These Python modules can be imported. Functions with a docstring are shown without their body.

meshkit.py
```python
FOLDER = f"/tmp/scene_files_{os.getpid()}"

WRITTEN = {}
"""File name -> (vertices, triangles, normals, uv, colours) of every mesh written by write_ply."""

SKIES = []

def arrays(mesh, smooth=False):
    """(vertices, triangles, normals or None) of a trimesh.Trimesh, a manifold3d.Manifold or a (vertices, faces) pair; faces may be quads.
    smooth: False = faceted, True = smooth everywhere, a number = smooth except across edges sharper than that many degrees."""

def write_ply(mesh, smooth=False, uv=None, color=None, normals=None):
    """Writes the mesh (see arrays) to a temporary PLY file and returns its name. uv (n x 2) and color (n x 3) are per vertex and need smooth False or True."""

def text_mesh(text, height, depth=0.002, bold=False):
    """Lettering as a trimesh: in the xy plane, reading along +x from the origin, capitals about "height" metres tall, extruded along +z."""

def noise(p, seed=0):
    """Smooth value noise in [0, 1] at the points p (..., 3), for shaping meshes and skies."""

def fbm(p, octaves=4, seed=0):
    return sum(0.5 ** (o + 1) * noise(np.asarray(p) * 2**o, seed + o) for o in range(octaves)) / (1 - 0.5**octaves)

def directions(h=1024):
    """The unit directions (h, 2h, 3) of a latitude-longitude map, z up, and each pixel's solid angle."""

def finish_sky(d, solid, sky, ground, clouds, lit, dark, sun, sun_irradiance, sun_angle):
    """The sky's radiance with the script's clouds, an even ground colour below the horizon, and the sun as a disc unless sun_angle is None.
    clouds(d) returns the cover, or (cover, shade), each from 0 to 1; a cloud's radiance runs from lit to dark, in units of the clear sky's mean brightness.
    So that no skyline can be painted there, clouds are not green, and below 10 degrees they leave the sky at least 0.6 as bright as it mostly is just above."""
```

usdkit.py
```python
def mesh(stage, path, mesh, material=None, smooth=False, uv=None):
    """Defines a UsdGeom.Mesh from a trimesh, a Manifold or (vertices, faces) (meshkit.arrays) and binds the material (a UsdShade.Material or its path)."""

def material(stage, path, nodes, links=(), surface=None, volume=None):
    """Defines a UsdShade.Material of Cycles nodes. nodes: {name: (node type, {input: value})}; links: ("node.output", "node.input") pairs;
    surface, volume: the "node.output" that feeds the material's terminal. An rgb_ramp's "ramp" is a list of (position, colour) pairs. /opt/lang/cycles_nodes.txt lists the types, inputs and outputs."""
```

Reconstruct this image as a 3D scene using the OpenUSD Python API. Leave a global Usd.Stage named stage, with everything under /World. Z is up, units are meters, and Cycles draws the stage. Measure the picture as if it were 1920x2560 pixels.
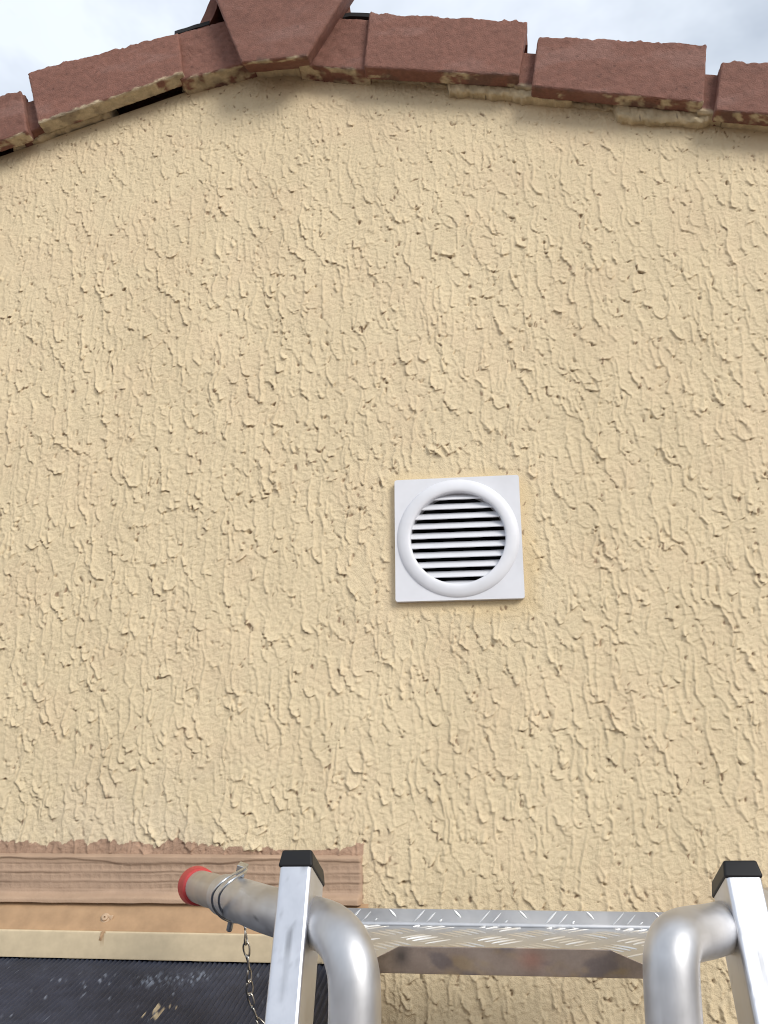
import math
import numpy as np
import trimesh
import manifold3d as m3
from scipy import ndimage
from pxr import Gf, Sdf, Usd, UsdGeom, UsdLux, UsdShade, Vt
import meshkit
import usdkit

stage = Usd.Stage.CreateInMemory()
UsdGeom.SetStageUpAxis(stage, UsdGeom.Tokens.z)
UsdGeom.SetStageMetersPerUnit(stage, 1.0)
stage.SetDefaultPrim(UsdGeom.Xform.Define(stage, "/World").GetPrim())
UsdGeom.Scope.Define(stage, "/World/Looks")

# ------------------------------------------------------------------ camera, sky, sun, exposure
EXPOSURE = 0.87
SKY_STRENGTH = 0.072
SUN_INTENSITY, SUN_ANGLE = 0.40, 26.0
SUN_ELEV, SUN_AZ = math.radians(32), math.radians(136)   # azimuth: atan2(x, y) of the direction towards the sun

cam = UsdGeom.Camera.Define(stage, "/World/camera")
yaw, pitch, roll = (math.radians(v) for v in (7.147, 16.52, -0.277))
fw = np.array([-math.sin(yaw) * math.cos(pitch), math.cos(yaw) * math.cos(pitch), math.sin(pitch)])
rt = np.cross(fw, [0, 0, 1.0]); rt /= np.linalg.norm(rt)
up = np.cross(rt, fw)
rt, up = math.cos(roll) * rt + math.sin(roll) * up, -math.sin(roll) * rt + math.cos(roll) * up
EYE = np.array([0.0, -1.4, 3.6])
mat = np.eye(4); mat[0, :3], mat[1, :3], mat[2, :3], mat[3, :3] = rt, up, -fw, EYE
cam.AddTransformOp().Set(Gf.Matrix4d(*mat.ravel().tolist()))
cam.CreateHorizontalApertureAttr(36.0)
cam.CreateVerticalApertureAttr(48.0)
cam.CreateFocalLengthAttr(36.0 * 2213 / 1920)
cam.CreateClippingRangeAttr(Gf.Vec2f(0.05, 500))
cam.CreateExposureAttr(EXPOSURE)

sky_m = usdkit.material(stage, "/World/Looks/sky_look", {
    "sky": ("sky_texture", {"sky_type": "single_scattering", "sun_disc": False, "sun_elevation": SUN_ELEV, "sun_rotation": SUN_AZ, "air_density": 1.0, "aerosol_density": 1.5}),
    "tc": ("texture_coordinate", {}),
    "mp": ("mapping", {"scale": (1.0, 1.0, 1.6), "location": (0.35, 0.1, 0.55)}),
    "n": ("noise_texture", {"scale": 2.6, "detail": 6.0, "roughness": 0.55, "distortion": 0.2}),
    "cov": ("rgb_ramp", {"ramp": [(0.0, (0.55, 0.55, 0.55)), (0.36, (0.62, 0.62, 0.62)), (0.55, (1, 1, 1)), (1, (1, 1, 1))]}),
    "n2": ("noise_texture", {"scale": 1.7, "detail": 4.0, "roughness": 0.5}),
    "cl": ("rgb_ramp", {"ramp": [(0.3, (5.6, 6.2, 7.0)), (0.7, (8.6, 9.1, 9.9))]}),
    "mix": ("mix_color", {"use_clamp": False}),
    "bg": ("background_shader", {"strength": SKY_STRENGTH}),
}, [("tc.generated", "mp.vector"), ("mp.vector", "n.vector"), ("mp.vector", "n2.vector"), ("n.fac", "cov.fac"), ("n2.fac", "cl.fac"),
    ("cov.color", "mix.fac"), ("sky.color", "mix.a"), ("cl.color", "mix.b"), ("mix.result", "bg.color")], surface="bg.background")
dome = UsdLux.DomeLight.Define(stage, "/World/sky")
UsdShade.MaterialBindingAPI.Apply(dome.GetPrim()).Bind(sky_m)
dome.GetPrim().SetCustomDataByKey("kind", "structure")

sun = UsdLux.DistantLight.Define(stage, "/World/sun")
sun.CreateNormalizeAttr(True)
sun.CreateIntensityAttr(SUN_INTENSITY)
sun.CreateAngleAttr(SUN_ANGLE)
sun.CreateColorAttr(Gf.Vec3f(1.0, 0.96, 0.9))
sun.AddRotateXYZOp().Set(Gf.Vec3f(math.degrees(math.pi / 2 - SUN_ELEV), 0, 180 - math.degrees(SUN_AZ)))

# ------------------------------------------------------------------ helpers
used = {}


def numbered(parent, name):
    k = used.get((parent, name), 0)
    used[(parent, name)] = k + 1
    return f"{parent}/{name}" if k == 0 else f"{parent}/{name}_{k:03d}"


base_of = {}


def put(path, mesh, mtl, smooth=30, color=None, base=(0, 0, 0)):
    v, f, n = meshkit.arrays(mesh, smooth)
    pr = usdkit.mesh(stage, path, (v - np.asarray(base), f), mtl, False)
    if n is not None:
        pr.CreateNormalsAttr(Vt.Vec3fArray.FromNumpy(n.astype(np.float32)))
        pr.SetNormalsInterpolation("vertex")
    if color is not None:
        c = color(v) if callable(color) else np.asarray(color)
        UsdGeom.PrimvarsAPI(pr).CreatePrimvar("paint", Sdf.ValueTypeNames.Color3fArray, "vertex").Set(Vt.Vec3fArray.FromNumpy(c.astype(np.float32)))
    base_of[path] = np.asarray(base, float)
    return pr.GetPrim()


def tag(prim, label=None, cat=None, group=None, kind=None):
    for k, v in (("label", label), ("category", cat), ("group", group), ("kind", kind)):
        if v:
            prim.SetCustomDataByKey(k, v)
    return prim


def thing(name, label, cat, loc, group=None):
    path = numbered("/World", name)
    x = UsdGeom.Xform.Define(stage, path)
    x.AddTranslateOp().Set(Gf.Vec3d(*map(float, loc)))
    base_of[path] = np.asarray(loc, float)
    tag(x.GetPrim(), label, cat, group)
    return path


def part(parent, name, mesh, mtl, smooth=30, color=None, label=None, kind=None):
    path = numbered(parent, name)
    put(path, mesh, mtl, smooth, color, base_of[parent])
    tag(stage.GetPrimAtPath(path), label, kind=kind)
    return path


def single(name, mesh, mtl, smooth=30, color=None, **kw):
    path = numbered("/World", name)
    return tag(put(path, mesh, mtl, smooth, color), **kw)


def to_tri(m):
    d = m.to_mesh()
    return trimesh.Trimesh(np.array(d.vert_properties[:, :3]), np.array(d.tri_verts), process=False)


def hull_of(points, r=0.0, seg=8):
    if r <= 0:
        return m3.Manifold.hull_points(np.asarray(points, np.float64))
    s = np.array(to_tri(m3.Manifold.sphere(r, seg)).vertices)
    return m3.Manifold.hull_points(np.concatenate([s + p for p in np.asarray(points, float)]))


def rough(man, length, amp, freq, seed, weights=(1, 1, 1), amp2=0.0, freq2=600):
    t = to_tri(man.refine_to_length(length))
    v = np.array(t.vertices)
    d = np.stack([meshkit.fbm(v * freq, 3, seed + 7 * k) - 0.5 for k in range(3)], 1) * 2 * amp
    if amp2:
        d += np.stack([meshkit.noise(v * freq2, seed + 50 + k) - 0.5 for k in range(3)], 1) * 2 * amp2
    t.vertices = v + d * np.asarray(weights)
    return t


def frame_along(P):
    P = np.asarray(P, float)
    T = np.gradient(P, axis=0)
    T /= np.linalg.norm(T, axis=1, keepdims=True)
    up0 = np.array([0, 0, 1.0]) if abs(T[0, 2]) < 0.9 else np.array([1.0, 0, 0])
    N = np.zeros_like(P)
    n = up0 - T[0] * (up0 @ T[0]); N[0] = n / np.linalg.norm(n)
    for i in range(1, len(P)):
        n = N[i - 1] - T[i] * (N[i - 1] @ T[i]); N[i] = n / np.linalg.norm(n)
    return P, T, N, np.cross(T, N)


def sweep(P, r, seg=24, caps=True, closed=False):
    """A round tube along the points P; r a radius or one per point."""
    P, T, N, Bn = frame_along(P)
    r = np.broadcast_to(np.asarray(r, float), (len(P),))
    a = np.linspace(0, 2 * np.pi, seg, endpoint=False)
    ring = P[:, None] + r[:, None, None] * (np.cos(a)[None, :, None] * N[:, None] + np.sin(a)[None, :, None] * Bn[:, None])
    v = ring.reshape(-1, 3)
    k = len(P)
    i, j = np.meshgrid(np.arange(k - 1), np.arange(seg), indexing="ij")
    a0, a1 = (i * seg + j).ravel(), (i * seg + (j + 1) % seg).ravel()
    f = [np.stack([a0, a1, a1 + seg], 1), np.stack([a0, a1 + seg, a0 + seg], 1)]
    if caps:
        c0, c1 = len(v), len(v) + 1
        v = np.vstack([v, P[0], P[-1]])
        j = np.arange(seg)
        f += [np.stack([np.full(seg, c0), (j + 1) % seg, j], 1), np.stack([np.full(seg, c1), (k - 1) * seg + j, (k - 1) * seg + (j + 1) % seg], 1)]
    return trimesh.Trimesh(v, np.vstack(f), process=False)


def spline(P, n=60):
    from scipy.interpolate import CubicSpline
    P = np.asarray(P, float)
    t = np.concatenate([[0], np.cumsum(np.linalg.norm(np.diff(P, axis=0), axis=1))])
    return CubicSpline(t, P)(np.linspace(0, t[-1], n))


def grid(xs, ys, fn):
    """A sheet: fn(X, Y) returns the (.., 3) points."""
    X, Y = np.meshgrid(xs, ys, indexing="ij")
    v = fn(X, Y).reshape(-1, 3)
    n, m = len(xs), len(ys)
    i, j = np.meshgrid(np.arange(n - 1), np.arange(m - 1), indexing="ij")
    a = (i * m + j).ravel()
    f = np.vstack([np.stack([a, a + m, a + m + 1], 1), np.stack([a, a + m + 1, a + 1], 1)])
    return trimesh.Trimesh(v, f, process=False)


def box(lo, hi, r=0.0):
    lo, hi = np.asarray(lo, float), np.asarray(hi, float)
    if r <= 0:
        t = trimesh.creation.box(hi - lo); t.apply_translation((lo + hi) / 2); return t
    pts = np.array([[x, y, z] for x in (lo[0] + r, hi[0] - r) for y in (lo[1] + r, hi[1] - r) for z in (lo[2] + r, hi[2] - r)])
    return to_tri(hull_of(pts, r, 12))


def join(ms):
    return trimesh.util.concatenate(ms)


def sstep(x, a, b):
    t = np.clip((x - a) / (b - a), 0, 1)
    return t * t * (3 - 2 * t)


# ------------------------------------------------------------------ materials
def pbr(name, color, rough_=0.6, metal=0.0, spec=None, bump=(), mottle=None, paint=False, extra=None):
    """bump: (scale, strength, distance) of a noise in world metres; mottle: (scale, low, high) multiplies the colour."""
    nodes = {"p": ("principled_bsdf", {"base_color": color, "roughness": rough_, "metallic": metal})}
    if spec is not None:
        nodes["p"][1]["specular_ior_level"] = spec
    links, col = [], None
    nodes["g"] = ("geometry", {})
    if paint:
        nodes["at"] = ("attribute", {"attribute": "paint"})
        col = "at.color"
    if mottle:
        sc, lo, hi = mottle
        nodes["mn"] = ("noise_texture", {"scale": sc, "detail": 5.0, "roughness": 0.6})
        nodes["mr"] = ("rgb_ramp", {"ramp": [(0.3, (lo,) * 3), (0.7, (hi,) * 3)]})
        nodes["mm"] = ("mix_color", {"blend_type": "multiply", "fac": 1.0, "a": color, "use_clamp": False})
        links += [("g.position", "mn.vector"), ("mn.fac", "mr.fac"), ("mr.color", "mm.b")]
        if col:
            links.append((col, "mm.a"))
        col = "mm.result"
    if col:
        links.append((col, "p.base_color"))
    prev = None
    for i, (sc, st, di) in enumerate(bump):
        nodes[f"bn{i}"] = ("noise_texture", {"scale": sc, "detail": 4.0, "roughness": 0.6})
        nodes[f"b{i}"] = ("bump", {"strength": st, "distance": di})
        links += [("g.position", f"bn{i}.vector"), (f"bn{i}.fac", f"b{i}.height")]
        if prev:
            links.append((prev, f"b{i}.normal"))
        prev = f"b{i}.normal"
    if prev:
        links.append((prev, "p.normal"))
    return usdkit.material(stage, f"/World/Looks/{name}", nodes, links, surface="p.BSDF")


STUCCO = np.array([0.632, 0.518, 0.338])
CREAM = np.array([0.54, 0.44, 0.29])
REDP = np.array([0.205, 0.094, 0.068])
TAN = np.array([0.375, 0.24, 0.135])
BROWN = np.array([0.36, 0.25, 0.175])

M_stucco = pbr("stucco_paint", tuple(STUCCO), 0.75, spec=0.25, bump=[(260, 0.45, 0.0030), (700, 0.7, 0.0013)], mottle=(9, 0.95, 1.04), paint=True)
M_tile = pbr("red_masonry_paint", tuple(REDP), 0.72, spec=0.3, bump=[(420, 0.8, 0.0022), (1000, 0.7, 0.0010)], mottle=(110, 0.80, 1.14), paint=True)
M_mortar = pbr("painted_mortar", tuple(CREAM), 0.85, spec=0.2, bump=[(220, 0.7, 0.003)], mottle=(45, 0.72, 1.05), paint=True)
M_felt = pbr("black_felt", (0.012, 0.012, 0.013), 0.9)
M_dark = pbr("dark_plastic", (0.02, 0.02, 0.022), 0.6)
M_pvc = pbr("white_pvc", (0.645, 0.65, 0.68), 0.48, bump=[(900, 0.12, 0.0003)], mottle=(18, 0.92, 1.03))
M_band = pbr("brown_render", tuple(BROWN), 0.8, spec=0.2, bump=[(350, 0.5, 0.0012)], mottle=(30, 0.88, 1.08), paint=True)
M_tan = pbr("tan_painted_board", tuple(TAN), 0.7, spec=0.3, bump=[(200, 0.25, 0.001)], mottle=(40, 0.84, 1.08), paint=True)
M_strip = pbr("cream_coated_metal", tuple(CREAM * 1.02), 0.45, bump=[(900, 0.12, 0.0003)], mottle=(60, 0.88, 1.04), paint=True)
M_sheet = pbr("dark_ribbed_sheet", (0.035, 0.036, 0.047), 0.55, spec=0.25, bump=[(500, 0.4, 0.001)], mottle=(40, 0.75, 1.2), paint=True)
M_cap = pbr("black_cap_plastic", (0.010, 0.010, 0.011), 0.5, spec=0.25, bump=[(900, 0.15, 0.0003)])
M_red = pbr("red_rubber", (0.42, 0.04, 0.038), 0.5, bump=[(700, 0.2, 0.0005)], mottle=(60, 0.8, 1.1))
M_zinc = pbr("zinc_steel", (0.62, 0.64, 0.66), 0.28, metal=1.0, mottle=(150, 0.75, 1.05))
M_chain = pbr("nickel_chain", (0.5, 0.47, 0.42), 0.25, metal=1.0, mottle=(200, 0.7, 1.1))
M_ground = pbr("brown_paving", (0.20, 0.155, 0.125), 0.9, mottle=(0.8, 0.7, 1.2))


def metal(name, base, r, axis, paint=True, streak=0.10):
    """Mill-finish aluminium: fine lines along one axis, faint scuffs, smudges and painted reflections from the mesh's paint."""
    sc = {"x": (6, 700, 700), "z": (600, 600, 7), "arm": (420, 420, 14)}[axis]
    nodes = {
        "g": ("geometry", {}), "mp": ("mapping", {"scale": sc}),
        "n": ("noise_texture", {"scale": 1.0, "detail": 3.0}),
        "n2": ("noise_texture", {"scale": 28.0, "detail": 6.0, "roughness": 0.65}),
        "r1": ("map_range", {"from_min": 0.3, "from_max": 0.7, "to_min": r - 0.04, "to_max": r + 0.06}),
        "r2": ("rgb_ramp", {"ramp": [(0.2, (0.90, 0.895, 0.89)), (0.6, (1, 1, 1))]}),
        "b": ("bump", {"strength": streak, "distance": 0.0004}),
        "mm": ("mix_color", {"blend_type": "multiply", "fac": 1.0, "a": base, "use_clamp": False}),
        "at": ("attribute", {"attribute": "paint"}),
        "p": ("principled_bsdf", {"metallic": 1.0}),
    }
    links = [("g.position", "mp.vector"), ("mp.vector", "n.vector"), ("g.position", "n2.vector"), ("n2.fac", "r1.value"), ("r1.result", "p.roughness"),
             ("n2.fac", "r2.fac"), ("r2.color", "mm.b"), ("mm.result", "p.base_color"), ("n.fac", "b.height"), ("b.normal", "p.normal")]
    if paint:
        links.append(("at.color", "mm.a"))
    return usdkit.material(stage, f"/World/Looks/{name}", nodes, links, surface="p.BSDF")


M_alu = metal("mill_aluminium", (0.80, 0.81, 0.83), 0.42, "z")
M_tube = metal("tube_aluminium", (0.78, 0.78, 0.78), 0.47, "arm", paint=True, streak=0.16)
M_plate = metal("tread_plate_aluminium", (0.56, 0.56, 0.565), 0.40, "x", paint=False)
M_bar = metal("worn_bar_aluminium", (0.80, 0.80, 0.79), 0.36, "x", paint=False)
M_lip = metal("tray_lip_aluminium", (0.5, 0.42, 0.37), 0.26, "x", paint=True, streak=0.05)

# ------------------------------------------------------------------ ground
single("ground", box((-60, -80, -0.3), (60, 60, 0.0)), M_ground, False, kind="structure", label="brown paved ground far below the gable wall")

# ------------------------------------------------------------------ stucco relief
RNG = np.random.default_rng(11)
APEX = -0.378
VC = np.array([-0.054, 3.967])            # centre of the vent
PX = 0.0011
RX0, RX1, RZ0, RZ1 = -1.35, 0.95, 2.9, 5.12
NX, NZ = int((RX1 - RX0) / PX), int((RZ1 - RZ0) / PX)


def field(cell, seed):
    """Smooth noise of unit spread on the relief raster; cell = feature size in metres (x, z)."""
    cx, cz = (cell, cell) if np.isscalar(cell) else cell
    n = (int(NX * PX / cx) + 4, int(NZ * PX / cz) + 4)
    small = np.random.default_rng(seed).uniform(-1, 1, n).astype(np.float32)
    return ndimage.zoom(small, (NX / (n[0] - 3), NZ / (n[1] - 3)), order=3)[:NX, :NZ]


# the float leaves overlapping tongues of render: a thin crest runs down the left side of each, turns under it and stands off as a torn lip
wx = (0.0040 * field(0.030, 1) + 0.0014 * field(0.0090, 2) + 0.0011 * field(0.0042, 3)) / PX
wz = (0.0070 * field(0.030, 4) + 0.0034 * field(0.012, 5) + 0.0023 * field(0.0045, 6)) / PX
gi, gj = np.meshgrid(np.arange(NX, dtype=np.float32), np.arange(NZ, dtype=np.float32), indexing="ij")
pad = int(0.11 / PX)
H = np.zeros((NX + 2 * pad, NZ + 2 * pad), np.float32)
area = (RX1 - RX0) * (RZ1 - RZ0)
for cnt, (wlo, whi), (llo, lhi), (al, ah), (bl, bh) in ((2500, (0.013, 0.032), (0.045, 0.13), (0.0022, 0.0060), (0.0024, 0.0090)), (700, (0.009, 0.016), (0.03, 0.07), (0.0018, 0.0046), (0.0020, 0.0070))):
    for _ in range(int(area * cnt)):
        w, L = RNG.uniform(wlo, whi), RNG.uniform(llo, lhi)
        AL, AB = al + (ah - al) * RNG.uniform() ** 1.5, bl + (bh - bl) * RNG.uniform() ** 1.8
        lean, sk, cur = RNG.normal(-0.04, 0.07), RNG.uniform(-0.05, 0.5), RNG.uniform(0.32, 0.7)
        ci, cj = RNG.uniform(0, NX) + pad, RNG.uniform(0, NZ) + pad
        up_ = 1 - 0.38 * float(sstep(RZ0 + (cj - pad) * PX, 4.45, 4.92))     # the texture gets finer towards the gable top
        w, L, AL, AB = w * up_, L * up_, AL * (0.35 + 0.65 * up_), AB * (0.35 + 0.65 * up_)
        fr, m8 = RNG.uniform(-0.1, 0.5), int(0.008 / PX)
        i0, i1 = int(ci - 0.6 * w / PX) - m8, int(ci + 0.62 * w / PX) + 3
        j0, j1 = int(cj - 0.3 * w / PX) - m8, int(cj + L / PX)
        if i0 < 0 or j0 < 0 or i1 > H.shape[0] or j1 > H.shape[1]:
            continue
        I, J = np.ogrid[i0:i1, j0:j1]
        z = ((J - cj) * PX).astype(np.float32)
        x = ((I - ci) * PX).astype(np.float32) + np.float32(lean) * z
        u = x / (w / 2)
        a = x + w / 2                                          # distance to the right of the left crest
        b = z - w * (cur * (u - sk) ** 2 - cur * (1 + sk) ** 2 * 0.25)      # height above the lower lip
        hh = np.clip(0.5 + 0.5 * (b - a) / 0.005, 0, 1)
        d = b * (1 - hh) + a * hh - 0.005 * hh * (1 - hh)
        t = 1 - sstep(b - a, -0.004, 0.010)
        v = np.clip(b / L, 0, 1)
        A = AL * (1 - v) ** 0.5 * (1 - t) + AB * t
        dp, dn = np.clip(d, 0, None), np.clip(d, None, 0)
        prof_ = A * (0.58 * np.exp(-dp / 0.0015) + 0.42 * np.exp(-dp / 0.012))
        M = sstep(d, -0.0007, 0.0005) * (1 - sstep(u, fr, 1.0)) * (1 - sstep(v, 0.45, 1.0))
        toe = A * 0.30 * np.exp(dn / 0.0045) * (1 - sstep(u, 0.3, 1.0)) * (1 - sstep(v, 0.6, 1))
        old = H[i0:i1, j0:j1]
        H[i0:i1, j0:j1] = np.where(d < 0, np.maximum(old, toe), old) * (1 - M) + np.maximum(prof_, 0.25 * old) * M
lip_ = np.roll(H, -int(round(0.0025 / PX)), 1) - H         # positive just under a lip
SPECKS = np.zeros_like(H)
kk = 4
for _ in range(int(area * 150000)):                          # torn crumbs: over half are holes tinted brown, mostly just under lips
    ci, cj = RNG.uniform(kk + 2, NX - kk - 2) + pad, RNG.uniform(kk + 2, NZ - kk - 2) + pad
    if lip_[int(ci), int(cj)] < 0.0016 and RNG.uniform() < 0.985:
        continue
    rr_, A = RNG.uniform(0.0010, 0.0022), RNG.uniform(0.0008, 0.0032)
    sl = (slice(int(ci) - kk, int(ci) + kk + 1), slice(int(cj) - kk, int(cj) + kk + 1))
    I, J = np.ogrid[sl]
    bp = np.exp(-(((I - ci) ** 2 * 0.7 + ((J - cj) * 0.9) ** 2) * PX * PX) / (rr_ * rr_))
    if RNG.uniform() < 0.6:
        H[sl] -= 1.3 * A * bp
        SPECKS[sl] = np.maximum(SPECKS[sl], bp * RNG.uniform(0.35, 1.0))
    else:
        H[sl] += 0.6 * A * bp
for _ in range(int(area * 2600)):                           # single grains pulled out, most of them high up
    ci, cj = RNG.uniform(8, NX - 8) + pad, RNG.uniform(8, NZ - 8) + pad
    if RNG.uniform() > 0.12 + 0.88 * float(sstep(RZ0 + (cj - pad) * PX, 4.25, 4.95)):
        continue
    rr_ = RNG.uniform(0.0008, 0.0017)
    sl = (slice(int(ci) - 3, int(ci) + 4), slice(int(cj) - 3, int(cj) + 4))
    I, J = np.ogrid[sl]
    bp = np.exp(-(((I - ci) ** 2 * RNG.uniform(0.5, 1.2) + (J - cj) ** 2) * PX * PX) / (rr_ * rr_))
    H[sl] -= 0.0018 * bp
    SPECKS[sl] = np.maximum(SPECKS[sl], RNG.uniform(0.3, 0.9) * bp)
H = ndimage.map_coordinates(H, [gi + pad + wx, gj + pad + wz], order=1, mode="nearest")
SPECKS = ndimage.map_coordinates(SPECKS, [gi + pad + wx, gj + pad + wz], order=1, mode="nearest")
H += 0.00036 * field((0.0060, 0.0042), 7) + 0.00032 * field((0.0036, 0.0026), 8) + 0.0009 * field(0.06, 9)
H -= 0.0016 * sstep(field(0.0040, 14), 0.55, 0.9) * sstep(gj * PX + RZ0, 4.45, 4.95)
H += 0.00025 * field((0.0045, 0.03), 10) * (field(0.05, 12) > 0)


def roofline(x):
    return 4.966 - 0.2975 * np.abs(x - APEX)


def raster(x, z):
    i = np.abs(((x - RX0) / PX) % (2 * (NX - 1)))
    j = np.abs(((z - RZ0) / PX) % (2 * (NZ - 1)))
    return np.where(i > NX - 1, 2 * (NX - 1) - i, i), np.where(j > NZ - 1, 2 * (NZ - 1) - j, j)


def relief(x, z):
    h = ndimage.map_coordinates(H, raster(x, z), order=1, mode="nearest")
    d = roofline(x) - z + 0.012 * (meshkit.noise(np.stack([x * 18, z * 18, 0 * x], -1), 5) - 0.5)
    h = h * (0.06 + 0.94 * sstep(d, 0.002, 0.017)) * (1 - 0.25 * sstep(-d, -0.45, -0.1))
    dv = np.maximum(np.abs(x - VC[0]), np.abs(z - VC[1])) - 0.102
    return h * (0.12 + 0.88 * sstep(dv, 0.004, 0.022))


def stucco_color(x, z, h):
    c = np.broadcast_to(STUCCO, x.shape + (3,)).copy()
    n1 = meshkit.fbm(np.stack([x * 60, z * 60, 0 * x], -1), 3, 21)
    n2 = meshkit.fbm(np.stack([x * 14, z * 14, 0 * x], -1), 3, 22)
    # yellow filler smeared around the vent
    dv = np.maximum(np.abs(x - VC[0] - 0.004), np.abs(z - VC[1] + 0.004)) - 0.100
    k = (1 - sstep(dv + 0.05 * (n2 - 0.5), 0.0, 0.030)) * 0.25
    c = c * (1 - k[..., None]) + np.array([0.62, 0.43, 0.18]) * k[..., None]
    # brown tint in the crumb holes under lips and in pulled-out grains
    b = ndimage.map_coordinates(SPECKS, raster(x, z), order=1, mode="nearest")
    k = sstep(b, 0.25, 0.60)[..., None] * 0.8
    c = c * (1 - k) + np.array([0.20, 0.125, 0.075]) * k
    # warm, dusty bloom of old paint
    k = sstep(n2, 0.45, 0.75)[..., None] * 0.22
    c = c * (1 - k) + np.array([0.63, 0.475, 0.315]) * k
    # darker brown patch painted just under the ridge end
    k = (np.exp(-((x - APEX - 0.02) / 0.085) ** 2 - ((z - 4.935) / 0.028) ** 2) * (0.5 + 0.9 * (n1 - 0.3)))[..., None]
    k = np.clip(k, 0, 0.45)
    c = c * (1 - k) + np.array([0.22, 0.16, 0.10]) * k
    # dirty white overpaint just above the brown band
    k = (sstep(x, -0.12, -0.26) * 0 + (1 - sstep(x, -0.45, -0.25))) * (1 - sstep(z, 3.52, 3.66)) * sstep(n2, 0.35, 0.62)
    c = c * (1 - 0.28 * k[..., None]) + np.array([0.58, 0.50, 0.38]) * 0.28 * k[..., None]
    # rain streaks and old brush lanes
    st = meshkit.fbm(np.stack([x * 13, z * 1.6, 0 * x], -1), 4, 41) - 0.5
    c = c * (1 + 0.09 * st[..., None] * np.array([0.9, 1.0, 1.25]))
    # brown-painted stucco along the top of the band
    edge = 3.4995 + 0.014 * (n1 - 0.5) + 0.030 * (n2 - 0.5) - 0.004 * (x + 0.5) - 1.3 * np.clip(h, 0, 0.004)
    k = (z < edge) & (x < -0.209 + 0.01 * (n1 - 0.5)) & (z > 3.35)
    tone = (0.78 + 0.5 * meshkit.fbm(np.stack([x * 45, z * 70, 0 * x], -1), 3, 43))[..., None]
    c[k] = (BROWN * np.array([0.98, 0.92, 0.90]) * tone)[k]
    return c


def span(a, b, step, out_a, out_b, grow=1.18, big=0.12):
    mid = np.arange(a, b + step / 2, step)
    def wing(start, end, sign):
        s, p, o = step, start, []
        while (end - p) * sign > 0:
            s = min(s * grow, big); p = p + sign * s; o.append(p)
        o[-1] = end
        return o
    return np.array(wing(a, out_a, -1)[::-1] + mid.tolist() + wing(b, out_b, 1))


GX0, GX1 = -2.98, 2.22
xs = span(-1.015, 0.575, 0.0015, GX0, GX1)
zs = span(3.245, 4.985, 0.0015, 0.0, 5.02)
Xg, Zg = np.meshgrid(xs, zs, indexing="ij")
Zt = np.minimum(Zg, roofline(Xg) + 0.004)
fine = sstep(np.abs(Xg + 0.215), 2.2, 1.0) * 0 + np.where((Xg > -1.3) & (Xg < 0.9) & (Zg > 2.95), 1.0, 0.35)
Hg = relief(Xg, Zt) * fine
colr = stucco_color(Xg, Zt, Hg)
V = np.stack([Xg, -Hg, Zt - 0.70 * np.clip(Hg - 0.0006, 0, 1)], -1)
n_, m_ = Xg.shape
ii, jj = np.meshgrid(np.arange(n_ - 1), np.arange(m_ - 1), indexing="ij")
a_ = (ii * m_ + jj).ravel()
Fq = np.vstack([np.stack([a_, a_ + m_, a_ + m_ + 1], 1), np.stack([a_, a_ + m_ + 1, a_ + 1], 1)])
flatV = V.reshape(-1, 3)
zc = Zg.ravel()
top_ = (roofline(Xg) + 0.004).ravel()
dead = (zc[Fq] >= top_[Fq]).all(1)
cen = flatV[Fq].mean(1)
hole = np.hypot(cen[:, 0] - VC[0], cen[:, 2] - VC[1]) < 0.080
Fq = Fq[~(dead | hole)]
keep = np.unique(Fq)
remap = np.zeros(len(flatV), int); remap[keep] = np.arange(len(keep))
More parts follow.
